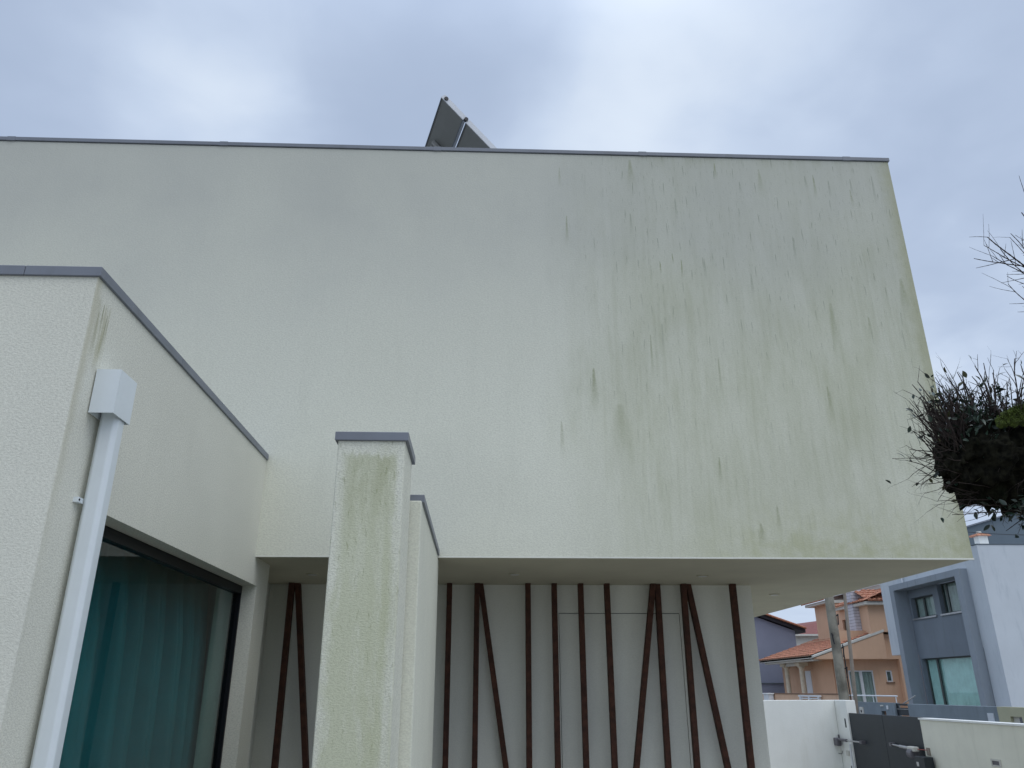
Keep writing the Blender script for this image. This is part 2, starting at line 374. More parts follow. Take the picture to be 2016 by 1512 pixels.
def thing(name, label, cat, loc=(0, 0, 0), group=None):
    o = bpy.data.objects.new(name, None); C.objects.link(o); o.location = loc; o.empty_display_size = .2
    o['label'] = label; o['category'] = cat
    if group: o['group'] = group
    WORLD[o] = Matrix.Translation(loc); return o
def tag(o, label, cat, group=None):
    o['label'] = label; o['category'] = cat
    if group: o['group'] = group
    return o
def struct(o): o['kind'] = 'structure'; return o

# ------------------------------------------------------------------ ground, street
GZ = -.40
def sheet(name, x0, x1, y0, y1, z, mat): return struct(MB().box(x0, x1, y0, y1, z - .05, z).build(name, mat))
sheet('ground', -500, 500, -500, 500, GZ - .10, 'earth')
# garden: a gentle fall from the house to the gate
vs = []; fs = []
xs = [-30, -10, 0, 3.5, 5.5, 7.2, 8.15]; hz = [0, 0, 0, 0, -.12, -.33, -.38]
for i, x in enumerate(xs): vs += [(x, -20, hz[i]), (x, 18.7, hz[i])]
for i in range(len(xs) - 1): fs.append((2 * i, 2 * i + 2, 2 * i + 3, 2 * i + 1))
g = MB(); g.v = vs; g.f = fs; struct(g.build('bounce_ground', 'paving'))  # unseen ground, paved pale to bounce light onto walls and frames
struct(MB().box(-9, 5.2, -6, 7.26, -.02, .012).build('bounce_terrace', 'terrace'))  # unseen terrace, added to bounce light onto the lower facade
sheet('near_pavement', 8.15, 9.75, -60, 120, GZ + .10, 'paving')
sheet('street', 9.9, 13.1, -60, 120, GZ, 'asphalt')
sheet('far_pavement', 13.25, 60, -60, 120, GZ + .10, 'paving')
struct(MB().box(9.75, 9.9, -60, 120, GZ - .1, GZ + .12).build('near_kerb', 'paving'))
struct(MB().box(13.1, 13.25, -60, 120, GZ - .1, GZ + .12).build('far_kerb', 'paving'))

# ------------------------------------------------------------------ the white house
D, DR, XL, YL, XR, XW = 5.708, 7.262, -1.60, 2.93, 3.655, 2.491
ZS, ZT = 2.5, 6.055
H = thing('house', 'large cream rendered modern house with algae streaks on its overhanging upper storey', 'house', (0, D, 0))
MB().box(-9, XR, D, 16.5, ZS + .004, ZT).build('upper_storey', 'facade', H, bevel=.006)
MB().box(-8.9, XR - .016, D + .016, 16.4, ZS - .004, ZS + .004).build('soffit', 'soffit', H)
MB().box(-8.9, XR + .002, D - .003, D + .014, ZS - .006, ZS + .006).build('drip_edge', 'porch', H)
MB().box(-8.8, XR - .2, D + .2, 16.3, ZT, ZT + .01).build('flat_roof', 'roof_felt', H)
# parapet coping in separate lengths
js = [-9, -7.8, -5.95, -4.11, -2.29, -.42, 1.41, 3.27, XR + .012]
for a, b in zip(js, js[1:]):
    k = MB().box(a + .002, b - .002, D - .012, D + .32, ZT + .002, ZT + .038).build('coping', 'coping', H, bevel=.002, seg=1)
for a in js[1:-1]:
    MB().box(a - .035, a + .035, D - .0135, D + .321, ZT - .001, ZT + .0395).build('coping_joint_cover', 'coping', H)
yy = D + .34
while yy < 16: 
    MB().box(XR - .30, XR + .012, yy, min(yy + 1.85, 16.5), ZT + .002, ZT + .038).build('coping', 'coping', H, bevel=.002, seg=1); yy += 1.853
# ground floor behind the porch, with the flush door
DX0, DX1, DZ = .715, 1.812, 2.25
MB().wall('y', DR, DR + .3, -3.0, XW, 0, ZS, holes=[(DX0, DX1, 0, DZ)]).build('porch_wall', 'porch', H)
MB().box(-3, XW, DR + .3, 13.5, 0, ZS - .01).build('ground_floor', 'porch', H)
MB().box(DX0 - .01, DX1 + .01, DR + .02, DR + .29, 0, DZ + .01).build('door_gap_backing', 'joint', H)
MB().box(DX0 + .005, DX1 - .005, DR + .002, DR + .02, .01, DZ - .006).build('flush_door', 'porch', H)
# left wing (open towards the large window)
ZL = 3.215
w_ = MB()
w_.wall('x', XL, XL - .28, YL + .28, 6.12, 0, ZL, holes=[(3.16, 5.825, .12, 2.305)])
side = w_.build('wing_side_wall', 'wing', H, bevel=0)
MB().box(-9, XL, YL, YL + .28, 0, ZL).build('wing_front_wall', 'wing', H, bevel=0)
MB().box(-9, XL - .28, YL + .28, D, ZL - .25, ZL - .02).build('wing_roof', 'roof_felt', H)
MB().box(-4.5, XL - .28, 6.122, 6.30, 0, ZS - .004).build('wing_end_wall', 'porch', H)
MB().box(-1.99, -1.87, 6.12, DR, 0, ZS - .004).build('porch_side_wall', 'porch', H)
MB().box(-4.5, XL - .29, YL + .29, 6.11, 0, .10).build('room_floor', 'room', H)
MB().box(-4.5, -4.4, YL + .29, 6.11, .1, 2.9).build('room_wall', 'room', H)
MB().box(-4.4, XL - .29, 6.02, 6.115, .1, 2.9).build('room_wall', 'room', H)
MB().box(-4.4, XL - .29, YL + .29, 6.02, 2.5, 2.6).build('room_ceiling', 'room', H)
# wing copings
cz0, cz1 = ZL - .008, ZL + .036
for a, b in ((-9, -7.5), (-7.5, -5.6), (-5.6, -3.7), (-3.7, XL - .30)):
    MB().box(a + .002, b - .002, YL - .012, YL + .30, cz0, cz1).build('coping', 'coping', H, bevel=.002, seg=1)
MB().prism([(XL - .30, YL - .012, cz0), (XL + .012, YL - .012, cz0), (XL + .012, YL + .30, cz0), (XL - .30, YL + .30, cz0)], (0, 0, cz1 - cz0)).build('coping', 'coping', H, bevel=.002, seg=1)
for a, b in ((YL + .302, 3.878), (3.881, D - .003)):
    MB().box(XL - .30, XL + .012, a, b, cz0, cz1).build('coping', 'coping', H, bevel=.002, seg=1)
# window
wy0, wy1, wz0, wz1, gx = 3.16, 5.825, .12, 2.305, XL - .10
win = MB().wall('x', gx + .0, gx - .06, wy0 + .002, wy1 - .002, wz0 + .002, wz1 - .002, holes=[(wy0 + .035, wy1 - .022, wz0 + .05, wz1 - .055)]).build('window', 'dark_frame', H)
MB().box(gx - .034, gx - .026, wy0 + .03, wy1 - .025, wz0 + .045, wz1 - .05).build('pane', 'glass', win)
MB().box(XL - .10, XL + .02, wy0 + .003, wy1 - .003, wz0 - .03, wz0).build('sill', 'coping', win)
# curtain behind the glass
cv = MB(); n = 520; yA, yB = 3.2, 6.0
for i in range(n + 1):
    t = i / n; y = yA + (yB - yA) * t
    ph = t * math.pi * 2 * 9.4 + 1.2 * math.sin(t * 9) + .5
    f_ = min(1, max(0, .5 + 1.15 * math.sin(ph))); f_ = f_ * f_ * (3 - 2 * f_)
    for z, k in ((2.42, .30), (1.9, .75), (1.3, .95), (.12, 1.0)):
        a = (.135 + .03 * math.sin(t * 17 + 1)) * k
        cv.v.append((-2.03 + a * f_ + .006 * math.sin(ph * 5.1 + z), y + .015 * math.sin(2 * ph) * k, z))
for i in range(n):
    for j in range(3): q = i * 4 + j; cv.f.append((q, q + 4, q + 5, q + 1))
cu = cv.build('curtain', 'curtain', smooth=True)
tag(cu, 'teal floor-length curtain in deep folds behind the large wing window', 'curtain')
sm = cu.modifiers.new('cloth', 'SOLIDIFY'); sm.thickness = .004
# downpipe
dp = MB()
def chamf(cx, cy, hx, hy, c): return [(cx - hx + c, cy - hy), (cx + hx - c, cy - hy), (cx + hx, cy - hy + c), (cx + hx, cy + hy - c), (cx + hx - c, cy + hy), (cx - hx + c, cy + hy), (cx - hx, cy + hy - c), (cx - hx, cy - hy + c)]
pts = [(x, y, 0.0) for x, y in chamf(XL + .056, 3.162, .040, .040, .016)]
dp.prism(pts, (0, 0, 2.70)); pipe = dp.build('downpipe', 'white_alu', H, bevel=.004)
hd = MB(); bx0, bx1, by0, by1, bz0, bz1, t_ = XL + .006, XL + .105, 3.055, 3.215, 2.655, 2.845, .004
hd.box(bx0, bx1, by0, by0 + t_, bz0, bz1); hd.box(bx0, bx1, by1 - t_, by1, bz0, bz1); hd.box(bx1 - t_, bx1, by0 + t_, by1 - t_, bz0, bz1); hd.box(bx0, bx0 + t_, by0 + t_, by1 - t_, bz0, bz1)
hd.box(bx0 + t_, bx1 - t_, by0 + t_, by1 - t_, bz0 + .028, bz0 + .032); hd.box(bx0 + t_, bx1 - t_, by0 + t_, by1 - t_, bz1 - .004, bz1)
hd.build('rainwater_head', 'white_alu', pipe)
for z in (2.305, .9):
    br = MB().box(XL, XL + .02, 3.088, 3.130, z - .010, z + .010).build('pipe_bracket', 'white_alu', pipe)
    MB().tube([(XL + .0195, 3.096, z), (XL + .0225, 3.096, z)], .0045, 8).build('screw', 'black', pipe)
# recessed lights in the soffit
for x, y in ((.29, 6.55), (1.87, 6.61), (2.96, 7.95), (-1.37, 6.59)):
    d_ = MB().tube([(x, y, ZS - .0045), (x, y, ZS - .011)], .050, 24).build('downlight', 'soffit', H)
    MB().tube([(x, y, ZS - .0112), (x, y, ZS - .0135)], .036, 24).build('lens', 'dark_frame' if False else 'lamp_glass', d_)
# rusty steel bars, floor to soffit
YB = DR - .10
bars = [(-.265, -.26), (-.02, -.02), (.012, .42), (.435, .43), (.67, .67), (.908, .905), (1.145, 1.143), (1.565, 1.17), (1.61, 1.575), (1.84, 1.832), (1.89, 2.24), (2.29, 2.29), (-1.66, -1.65), (-1.615, -1.24)]
for i, (a, b) in enumerate(bars):
    # offsets at floor extrapolated from the lean seen between eye level and soffit
    lean = abs(a - b) > .1
    if i == 2: b = .012 + (.24 - .012) * 1.667
    if i == 7: b = 1.565 + (1.325 - 1.565) * 1.667
    if i == 8: b = 1.61 - .012 * 1.6
    if i == 10: b = 1.89 + (2.10 - 1.89) * 1.667
    if i == 13: b = -1.615 + (-1.405 + 1.615) * 1.667
    yo = (0, 0, .03, 0, 0, 0, 0, 0, .03, 0, .03, 0, 0, .03)[i]
    hw = .0235 if i != 11 else .026
    y0, y1 = YB - .03 + yo, YB + .03 + yo
    q = lambda x, z: [(x - hw, y0, z), (x + hw, y0, z), (x + hw, y1, z), (x - hw, y1, z)]
    MB().hexa(q(b, .012), q(a, ZS - .005)).build('steel_bar', 'rust', H, bevel=.002, seg=1)

# pillar and fin wall in front of the facade
PL = thing('pillar', 'slim square rendered pillar stained green in front of the house, under a grey metal cap', 'pillar', (-.52, 3.78, 0))
MB().box(-.678, -.36, 3.575, 3.96, 0, 2.712).build('shaft', 'pillar', PL, bevel=.007)
MB().box(-.692, -.345, 3.562, 3.99, 2.706, 2.748).build('coping', 'coping', PL, bevel=.002, seg=1)
FW = thing('fin_wall', 'narrow rendered wall running from behind the pillar back to the house', 'wall', (-.45, 4.7, 0))
MB().box(-.60, -.302, 3.972, D - .004, 0, 2.512).build('wall_body', 'fin', FW, bevel=.006)
FW2 = MB().box(-.60, -.302, D - .002, D + .12, 0, 2.49).build('wall_return', 'fin', FW)
MB().box(-.615, -.290, 3.995, D - .006, 2.508, 2.548).build('coping', 'coping', FW, bevel=.002, seg=1)

# solar panels on the roof
az = math.radians(-15.4); tl = math.radians(44)
A = Vector((-.536, 7.6, 8.34)); e1 = Vector((math.sin(az), math.cos(az), 0)); e2 = Vector((math.cos(az) * math.cos(tl), -math.sin(az) * math.cos(tl), -math.sin(tl))); nn = e2.cross(e1).normalized()
if nn.z > 0: nn = -nn     # nn points to the underside
rk = thing('mounting_frame', 'metal rails carrying the two solar panels above the parapet', 'mounting frame', (-.4, 7.6, ZT))
def slab(o, s0, s1, t0, t1, k0, k1):
    f = lambda k: [o + e2 * s0 + e1 * t0 + nn * k, o + e2 * s1 + e1 * t0 + nn * k, o + e2 * s1 + e1 * t1 + nn * k, o + e2 * s0 + e1 * t1 + nn * k]
    return f(k0), f(k1)
def solar(s0, s1, lab):
    t = thing('solar_panel', lab, 'solar panel', tuple(A + e2 * s1), 'solar panels on the roof')
    W_ = 1.62
    a, b = slab(A, s0 + .012, s1 - .012, .012, W_ - .012, -.045, -.004); MB().hexa(a, b).build('backsheet', 'panel_back', t)
    for (p0, p1, q0, q1) in ((s0, s1, 0, .012), (s0, s1, W_ - .012, W_)):
        a, b = slab(A, p0, p1, q0, q1, -.062, .006); MB().hexa(a, b).build('frame_rail', 'panel_frame', t)
    for (p0, p1) in ((s0, s0 + .012), (s1 - .012, s1)):
        a, b = slab(A, p0, p1, .012, W_ - .012, -.062, .004); MB().hexa(a, b).build('frame_rail', 'panel_edge', t)
solar(0, .39, 'upper dark-backed solar panel tilted high over the parapet'); solar(.435, 1.10, 'lower solar panel partly hidden by the parapet below the upper one')
for s0 in (.30, .36, .62):
    a, b = slab(A, s0, s0 + .022, .62, 1.45, .006, .03)
for t0 in (.72, .80):
    a, b = slab(A, .10, 1.15, t0, t0 + .045, .008, .045); MB().hexa(a, b).build('rail', 'rail', rk)
a, b = slab(A, -.01, .415, .8, .9, .046, .07)
for s0 in (.055, .41):
    c0 = A + e2 * s0 + nn * -.028
    MB().tube([c0 - e1 * .014, c0 + e1 * .02], .026, 12).build('clamp', 'black', rk)
for t0 in (.75, 1.5):
    top = A + e2 * .3 + e1 * t0 + nn * .06
    MB().tube([(top.x, top.y, ZT + .01), tuple(top)], .02, 8).build('leg', 'opener_steel', rk)
    low = A + e2 * 1.1 + e1 * t0 + nn * .05
    MB().tube([(low.x, low.y, ZT + .01), tuple(low)], .02, 8).build('leg', 'opener_steel', rk)

# ------------------------------------------------------------------ boundary walls and gate
lw = thing('garden_wall', 'tall white painted garden wall at the corner left of the charcoal gate', 'wall', (7, 18.6, GZ))
MB().box(3.2, 8.0, 18.62, 18.82, GZ, 1.39).build('wall_panel', 'white_wall', lw, bevel=.012)
MB().box(8.002, 8.22, 18.06, 18.82, GZ, 1.39).build('wall_return', 'white_wall', lw, bevel=.012)
MB().box(7.975, 7.999, 18.085, 18.14, GZ + .05, .52).build('cable_trunking', 'white_pvc', lw, bevel=.004)
MB().box(7.97, 7.999, 18.20, 18.32, .28, .38).build('junction_box', 'off_white', lw)
rw = thing('garden_wall', 'long low cream garden wall with a bright white cap right of the charcoal gate', 'wall', (8.1, 10, GZ))
MB().box(8.0, 8.2, 1, 15.08, GZ, 1.095).build('wall_panel', 'cream_wall', rw, bevel=.008)
MB().box(7.985, 8.215, 1, 15.10, 1.097, 1.125).build('wall_cap', 'white_cap', rw)
wl = MB().wall('x', 7.985, 8.0, 12.90, 13.14, .49, .60, holes=[(12.93, 13.11, .515, .575)]).build('wall_light', 'off_white', rw)
MB().box(7.994, 7.999, 12.93, 13.11, .515, .575).build('grille', 'opener', wl)
gt = thing('driveway_gate', 'charcoal sheet metal double gate between the two garden walls', 'gate', (8.08, 16.6, GZ))
MB().box(8.04, 8.09, 16.575, 18.20, GZ + .06, 1.135).build('gate_leaf', 'gate', gt, bevel=.004, seg=1)
MB().box(8.04, 8.09, 15.11, 16.565, GZ + .06, 1.135).build('gate_leaf', 'gate', gt, bevel=.004, seg=1)
for z in (.93, .0): MB().box(8.0, 8.05, 18.17, 18.235, z - .09, z + .09).build('hinge', 'gate', gt)
for z in (.93, .0): MB().box(8.0, 8.05, 15.07, 15.13, z - .09, z + .09).build('hinge', 'gate', gt)
def opener(yb, s, lab):
    """swing arm: motor box at yb, arm running towards s along y"""
    t = thing('gate_opener', lab, 'gate opener', (7.95, yb, .5), 'gate openers')
    MB().box(7.86, 7.97, min(yb, yb + s * .26), max(yb, yb + s * .26), .46, .62).build('motor_housing', 'opener', t, bevel=.02)
    MB().box(7.97, 8.0, min(yb + s * .02, yb + s * .12), max(yb + s * .02, yb + s * .12), .52, .68).build('wall_bracket', 'opener', t)
    MB().tube([(7.92, yb + s * .2, .590), (7.93, yb + s * .62, .588)], .030, 10).build('arm_tube', 'opener', t)
    MB().tube([(7.93, yb + s * .62, .588), (7.97, yb + s * 1.18, .585)], .016, 8).build('piston', 'opener_steel', t)
    MB().box(7.95, 8.042, min(yb + s * 1.16, yb + s * 1.26), max(yb + s * 1.16, yb + s * 1.26), .555, .615).build('gate_bracket', 'opener', t)
    y_ = yb + s * .05
    MB().tube([(7.91, y_, .46), (7.92, y_ - .0, .36), (7.94, y_ + s * .06, .30), (7.97, y_ + s * .14, .30), (7.98, y_ + s * .17, .36)], .006, 6).build('cable', 'black', t)
    return t
opener(18.72, -1, 'dark swing arm opener with a hanging cable fixed to the tall white wall')
o2 = thing('gate_opener', 'pale grey swing arm opener fixed where the gate meets the cream wall', 'gate opener', (7.95, 15.3, .5), 'gate openers')
MB().tube([(7.90, 15.26, .52), (7.90, 15.42, .52)], .085, 14).build('motor_housing', 'opener', o2, bevel=.01)
MB().box(7.86, 7.97, 15.20, 15.45, .555, .64).build('motor_cover', 'off_white', o2, bevel=.02)
MB().tube([(7.92, 15.40, .60), (7.94, 15.85, .612)], .028, 10).build('arm_tube', 'opener_steel', o2)
MB().tube([(7.94, 15.85, .612), (7.98, 16.22, .62)], .017, 8).build('piston', 'opener_steel', o2)
MB().box(7.95, 8.042, 16.20, 16.28, .59, .65).build('gate_bracket', 'opener', o2)
MB().box(7.985, 8.0, 14.90, 15.00, .52, .64).build('wall_bracket', 'pole_metal', o2)
MB().tube([(7.93, 15.22, .60), (7.96, 15.10, .60), (7.985, 14.97, .60)], .006, 6).build('cable', plain('red_cable', (.35, .08, .06)), o2)
cb = thing('control_pedestal', 'dark grey control box with a pale lens at the gate end of the cream wall', 'control box', (7.9, 14.95, GZ))
MB().box(7.80, 7.97, 14.78, 15.12, GZ + .05, .50).build('cabinet', 'gate', cb, bevel=.01)
MB().box(7.792, 7.80, 14.98, 15.05, .34, .41).build('lens', 'lamp_glass', cb, bevel=.002)

# ------------------------------------------------------------------ street poles and cables
up = thing('utility_pole', 'thick weathered grey wooden utility pole with a black cable beside it', 'utility pole', (9.29, 21, GZ))
ptz = [GZ, 1.5, 3, 4.5, 6.5, 8.2]
MB().tube([(9.30 - .006 * z, 21, z) for z in ptz], [.135, .128, .120, .112, .10, .09], 16).build('shaft', 'pole_wood', up, smooth=True)
MB().tube([(9.448 - .011 * z + .004 * math.sin(z * 3), 20.93, z) for z in [GZ + .1 * k for k in range(0, 32)]], .016, 6).build('cable', 'black', up)
for z, dx_ in ((3.40, .085), (2.92, -.105), (2.60, .10), (2.1, .11)):
    MB().tube([(9.29 + dx_ * .8, 20.92, z), (9.29 + dx_ * 1.25, 20.88, z + .05), (9.29 + dx_ * .95, 20.88, z - .22)], .016, 6).build('cable_clip', 'black', up)
mp = thing('metal_pole', 'thin brownish metal pole leaning slightly right of the wooden utility pole', 'pole', (10.4, 23, GZ))
MB().tube([(10.40 + .052 * (z - GZ), 23, z) for z in (GZ, 2, 4.2, 7)], [.06, .05, .045, .04], 12).build('shaft', 'pole_metal', mp, smooth=True)
def cable(a, b, sag, r, lab):
    a, b = Vector(a), Vector(b); pts = []
    for k in range(17):
        t = k / 16; p = a.lerp(b, t); p.z -= sag * 4 * t * (1 - t); pts.append(p)
    tag(MB().tube(pts, r, 5).build('overhead_cable', 'black'), lab, 'cable', 'overhead cables')
cable((9.25, 21, 7.9), (34, 23, 8.2), .5, .012, 'thin overhead cable in the sky just above the dark gable')
cable((9.3, 21, 6.8), (21, 19.0, 6.9), .4, .010, 'overhead cable hanging across the dark gable by the chimney')
cable((9.3, 21, 6.3), (24, 24.5, 7.0), .75, .010, 'sagging overhead cable crossing the pale blue wall')

# ------------------------------------------------------------------ street wall opposite
XS = 14.0
sw = thing('street_wall', 'long low blue-grey street wall below the grey framed house', 'wall', (XS, 28, GZ))
MB().box(XS, XS + .2, 22.25, 26.98, GZ, 1.17).build('wall_panel', 'street_wall', sw, bevel=.01)
MB().wall('x', XS, XS + .2, 27.86, 31.7, GZ, 1.19, holes=[(28.50, 28.83, .78, .92)]).build('wall_panel', 'street_wall', sw)
MB().box(XS + .1, XS + .16, 28.5, 28.83, .78, .92).build('letter_slot', 'brown_cap', sw)
MB().box(XS - .02, XS + .001, 22.45, 22.72, .55, 1.0).build('meter_door', 'pale_house', sw)
MB().box(XS - .04, XS, 30.15, 30.40, .62, 1.02).build('intercom_panel', 'off_white', sw)
MB().tube([(XS - .052, 30.27, .88), (XS - .04, 30.27, .88)], .05, 12).build('speaker', 'black', sw)
MB().box(XS - .03, XS, 31.0, 31.25, .6, 1.0).build('meter_door', 'pale_house', sw)
MB().box(XS - .03, XS, 28.62, 28.80, 1.07, 1.11).build('wall_lamp', 'off_white', sw)
MB().box(XS - .03, XS, 28.28, 28.36, .98, 1.10).build('wall_lamp', 'white_pvc', sw)
sg = thing('slatted_gate', 'small dark slatted metal gate set in the blue-grey street wall', 'gate', (XS + .1, 27.4, GZ))
MB().wall('x', XS + .06, XS + .12, 26.99, 27.85, GZ + .1, 1.17, holes=[(27.05, 27.79, GZ + .16, 1.11)]).build('gate_frame', 'gate', sg)
for k in range(5): MB().box(XS + .075, XS + .105, 27.05, 27.79, GZ + .17 + k * .26, GZ + .17 + k * .26 + .235).build('slat', 'gate', sg)
for k in range(3): MB().box(XS + .055, XS + .075, 27.06, 27.84, .475 + k * .26, .49 + k * .26).build('trim', 'opener_steel', sg)
yw = thing('street_wall', 'pale yellow rendered wall at the right edge beyond the cream wall', 'wall', (XS, 19, GZ))
MB().wall('x', XS - .02, XS + .2, 12, 22.23, GZ, 1.17, holes=[(21.26, 21.74, .72, .94)]).build('wall_panel', 'yellow_wall', yw)
MB().box(XS + .06, XS + .1, 21.26, 21.74, .72, .94).build('meter_box', 'off_white', yw)
MB().box(XS - .0, XS + .05, 21.28, 21.40, .74, .92).build('meter_door', 'opener', yw)

# ------------------------------------------------------------------ grey framed house
GH = thing('grey_house', 'blue-grey and pale blue modern house with a projecting window frame across the street', 'house', (20, 28, GZ))
XG = 16.5; XB = 17.05
MB().wall('x', XG, XB, 26.76, 31.66, GZ, 5.50, holes=[(27.07, 31.35, GZ, 5.27)]).build('frame_surround', 'grey_frame', GH, bevel=.008)
for yj in (28.2, 29.6, 30.2): MB().box(XG - .003, XG, yj, yj + .015, 5.27, 5.5).build('frame_joint', 'grey_house', GH)
MB().wall('x', XB, XB + .30, 27.07, 31.35, GZ, 5.27, holes=[(29.58, 31.18, 4.19, 4.96), (27.25, 29.20, 4.19, 5.27), (27.40, 31.2, GZ, 2.71)]).build('recess_wall', 'grey_house', GH)
def far_window(nm, y0, y1, z0, z1, mull, par, x=XB + .16, net='net', fr='win_dark', r=.05):
    w1 = MB().wall('x', x, x + .05, y0, y1, z0, z1, holes=[(y0 + r, y1 - r, z0 + r, z1 - r)]).build('window', fr, par)
    MB().box(x + .02, x + .028, y0 + r, y1 - r, z0 + r, z1 - r).build('pane', 'far_glass', w1)
    for ym in mull: MB().box(x - .006, x + .05, ym - .05, ym + .05, z0 + r, z1 - r).build('mullion', fr, w1)
    cv = MB(); n_ = 60
    for i in range(n_ + 1):
        t = i / n_; y = y0 + (y1 - y0) * t
        a = .025 * math.sin(t * (y1 - y0) * 30) + .01 * math.sin(t * 50)
        cv.v += [(x + .085 + a, y, z0), (x + .085 + a, y, z1)]
    for i in range(n_): cv.f.append((2 * i, 2 * i + 2, 2 * i + 3, 2 * i + 1))
    cc = cv.build('window_curtain', net, w1, smooth=True)
    return w1
far_window('a', 29.58, 31.18, 4.19, 4.96, [30.55], GH, net='net_grey')
far_window('b', 27.25, 29.20, 4.19, 5.27, [28.9], GH, net='net_grey')
far_window('c', 27.40, 31.20, GZ + .1, 2.71, [30.42], GH)
for y0, y1 in ((29.52, 31.2), (27.2, 29.24)): MB().box(XB - .05, XB + .16, y0, y1, 4.13, 4.188).build('sill', 'opener_steel', GH)
# pale block behind the frame
MB().box(XB + .60, 26, 26.8, 31.4, GZ, 6.10).build('block', 'pale_house', GH)
MB().wall('x', 16.80, XB + .30, 26.745, 32.9, 2.9, 6.168, holes=[(26.9, 31.5, 2.9, 5.4)]).build('pale_upper_wall', 'pale_house', GH)
MB().box(16.8, 26, 25.93, 26.74, GZ, 6.17).build('pale_end_wall', 'pale_house', GH, bevel=.01)
MB().box(XB + .31, 26, 31.41, 32.9, 3.22, 6.17).build('pale_bay', 'pale_house', GH)
MB().box(16.78, 26, 25.91, 26.2, 6.172, 6.20).build('parapet_cap', 'shed', GH)
MB().tube([(16.75, 31.0, 5.52), (16.75, 31.0, 6.15)], .03, 8).build('rain_pipe', 'white_pvc', GH)
ch = MB().box(18.22, 18.56, 27.9, 28.2, 6.1, 6.84).build('chimney', 'white_wall', GH)
MB().prism([(18.12, 27.8, 6.84), (18.66, 27.8, 6.84), (18.58, 27.9, 6.93), (18.20, 27.9, 6.93)], (0, .5, 0)).build('chimney_tiles', 'tile', ch)
MB().tube([(18.36, 28.05, 6.93), (18.36, 28.05, 7.02)], [.1, .08], 10).build('chimney_pot', 'off_white', ch)
# gabled building behind
gb = thing('gabled_building', 'dark blue-grey gabled building rising behind the pale blue house', 'building', (24, 32, GZ))
MB().prism([(19.6, 32, GZ), (28, 32, GZ), (28, 32, 8.0), (24.2, 32, 9.0), (20.0, 32, 7.82), (19.6, 32, 7.71)], (0, 3, 0)).build('wall', 'shed', gb)
MB().hexa([(19.3, 31.9, 7.63), (24.2, 31.9, 9.005), (24.2, 31.9, 9.06), (19.3, 31.9, 7.69)], [(19.3, 35.2, 7.63), (24.2, 35.2, 9.005), (24.2, 35.2, 9.06), (19.3, 35.2, 7.69)]).build('roof', 'coping', gb)
MB().hexa([(28.3, 31.9, 7.92), (24.2, 31.9, 9.005), (24.2, 31.9, 9.06), (28.3, 31.9, 7.98)], [(28.3, 35.2, 7.92), (24.2, 35.2, 9.005), (24.2, 35.2, 9.06), (28.3, 35.2, 7.98)]).build('roof', 'coping', gb)

# ------------------------------------------------------------------ apricot house
OH = thing('apricot_house', 'apricot house with clay tile roofs, porch columns and a stone block chimney', 'house', (20, 42, GZ))
def corrug(name, o, du, dv, U, V, mat, par, pitch=.22, rows=None, amp=.045):
    """tile field: rolls run along dv (up the slope), stepped in courses"""
    du = Vector(du).normalized(); dv = Vector(dv).normalized(); nrm = du.cross(dv).normalized()
    if nrm.z < 0: nrm = -nrm
    b = MB(); nu = int(U / pitch * 6) + 1; rl = .40; nv = int(V / rl) + 1
    o = Vector(o)
    for j in range(nv):
        v0 = j * rl; v1 = min(V, (j + 1) * rl + .03); i0 = len(b.v)
        for i in range(nu + 1):
            u = U * i / nu; h = amp * abs(math.sin(math.pi * u / pitch)) ** .7
            jj = .008 * mnoise.noise(Vector((int(u / pitch) * 3.1, j * 2.7, 0)))
            for vv, k in ((v0, .035), (v1, .0), (v0, .0)):
                b.v.append(tuple(o + du * u + dv * vv + nrm * (h + k + jj if vv == v0 and k > 0 else (h + jj if k == 0 and vv == v1 else 0))))
        for i in range(nu):
            q = i0 + i * 3; b.f.append((q, q + 3, q + 4, q + 1)); b.f.append((q, q + 2, q + 5, q + 3))
    ob = b.build(name, mat, par); ob['kind'] = 'stuff'; return ob
YO = 40.0
# ground floor
MB().wall('y', YO + .6, YO + .85, 17.78, 24, GZ, 4.4, holes=[(18.36, 19.62, GZ + .5, 2.50), (20.26, 20.57, 1.96, 2.50)]).build('wall', 'orange', OH)
MB().box(17.73, 17.95, YO + .86, 47.82, GZ, 3.5).build('wall', 'orange', OH)
MB().box(19.2, 24, 41.5, 47.8, GZ, 4.2).build('core', 'orange', OH)
MB().box(20.902, 24, YO + .31, YO + .598, GZ, 4.3).build('wall', 'orange', OH)
MB().prism([(16.62, YO, 3.02), (20.16, YO, 3.02), (20.16, YO, 4.28), (16.62, YO, 3.10)], (0, .28, 0)).build('gable_wall', 'orange', OH)
MB().box(20.163, 20.9, YO + .30, YO + .598, 3.02, 4.28).build('gable_return', 'orange', OH)
MB().box(16.62, 20.16, YO + .285, YO + 2.0, 3.02, 3.06).build('balcony_soffit', 'orange', OH)
MB().hexa([(16.50, YO - .03, 3.10), (20.2, YO - .03, 4.30), (20.2, YO - .03, 4.42), (16.50, YO - .03, 3.19)], [(16.50, YO + .3, 3.10), (20.2, YO + .3, 4.30), (20.2, YO + .3, 4.42), (16.50, YO + .3, 3.19)]).build('rake_trim', 'off_white', OH)
MB().box(16.50, 16.75, YO + .31, 47.9, 3.06, 3.20).build('eave_trim', 'off_white', OH)
MB().box(16.62, 16.9, YO + .4, 47.5, 2.96, 3.055).build('eave_moulding', 'off_white', OH)
MB().box(16.9, 17.7, YO + 2.01, 47.7, 3.0, 3.05).build('porch_ceiling', 'off_white', OH)
sl = Vector((3.63, 0, 1.18)).normalized()
corrug('roof_tiles', (16.42, YO + .31, 3.19), (0, 1, 0), sl, 7.7, 4.1, 'tile', OH)
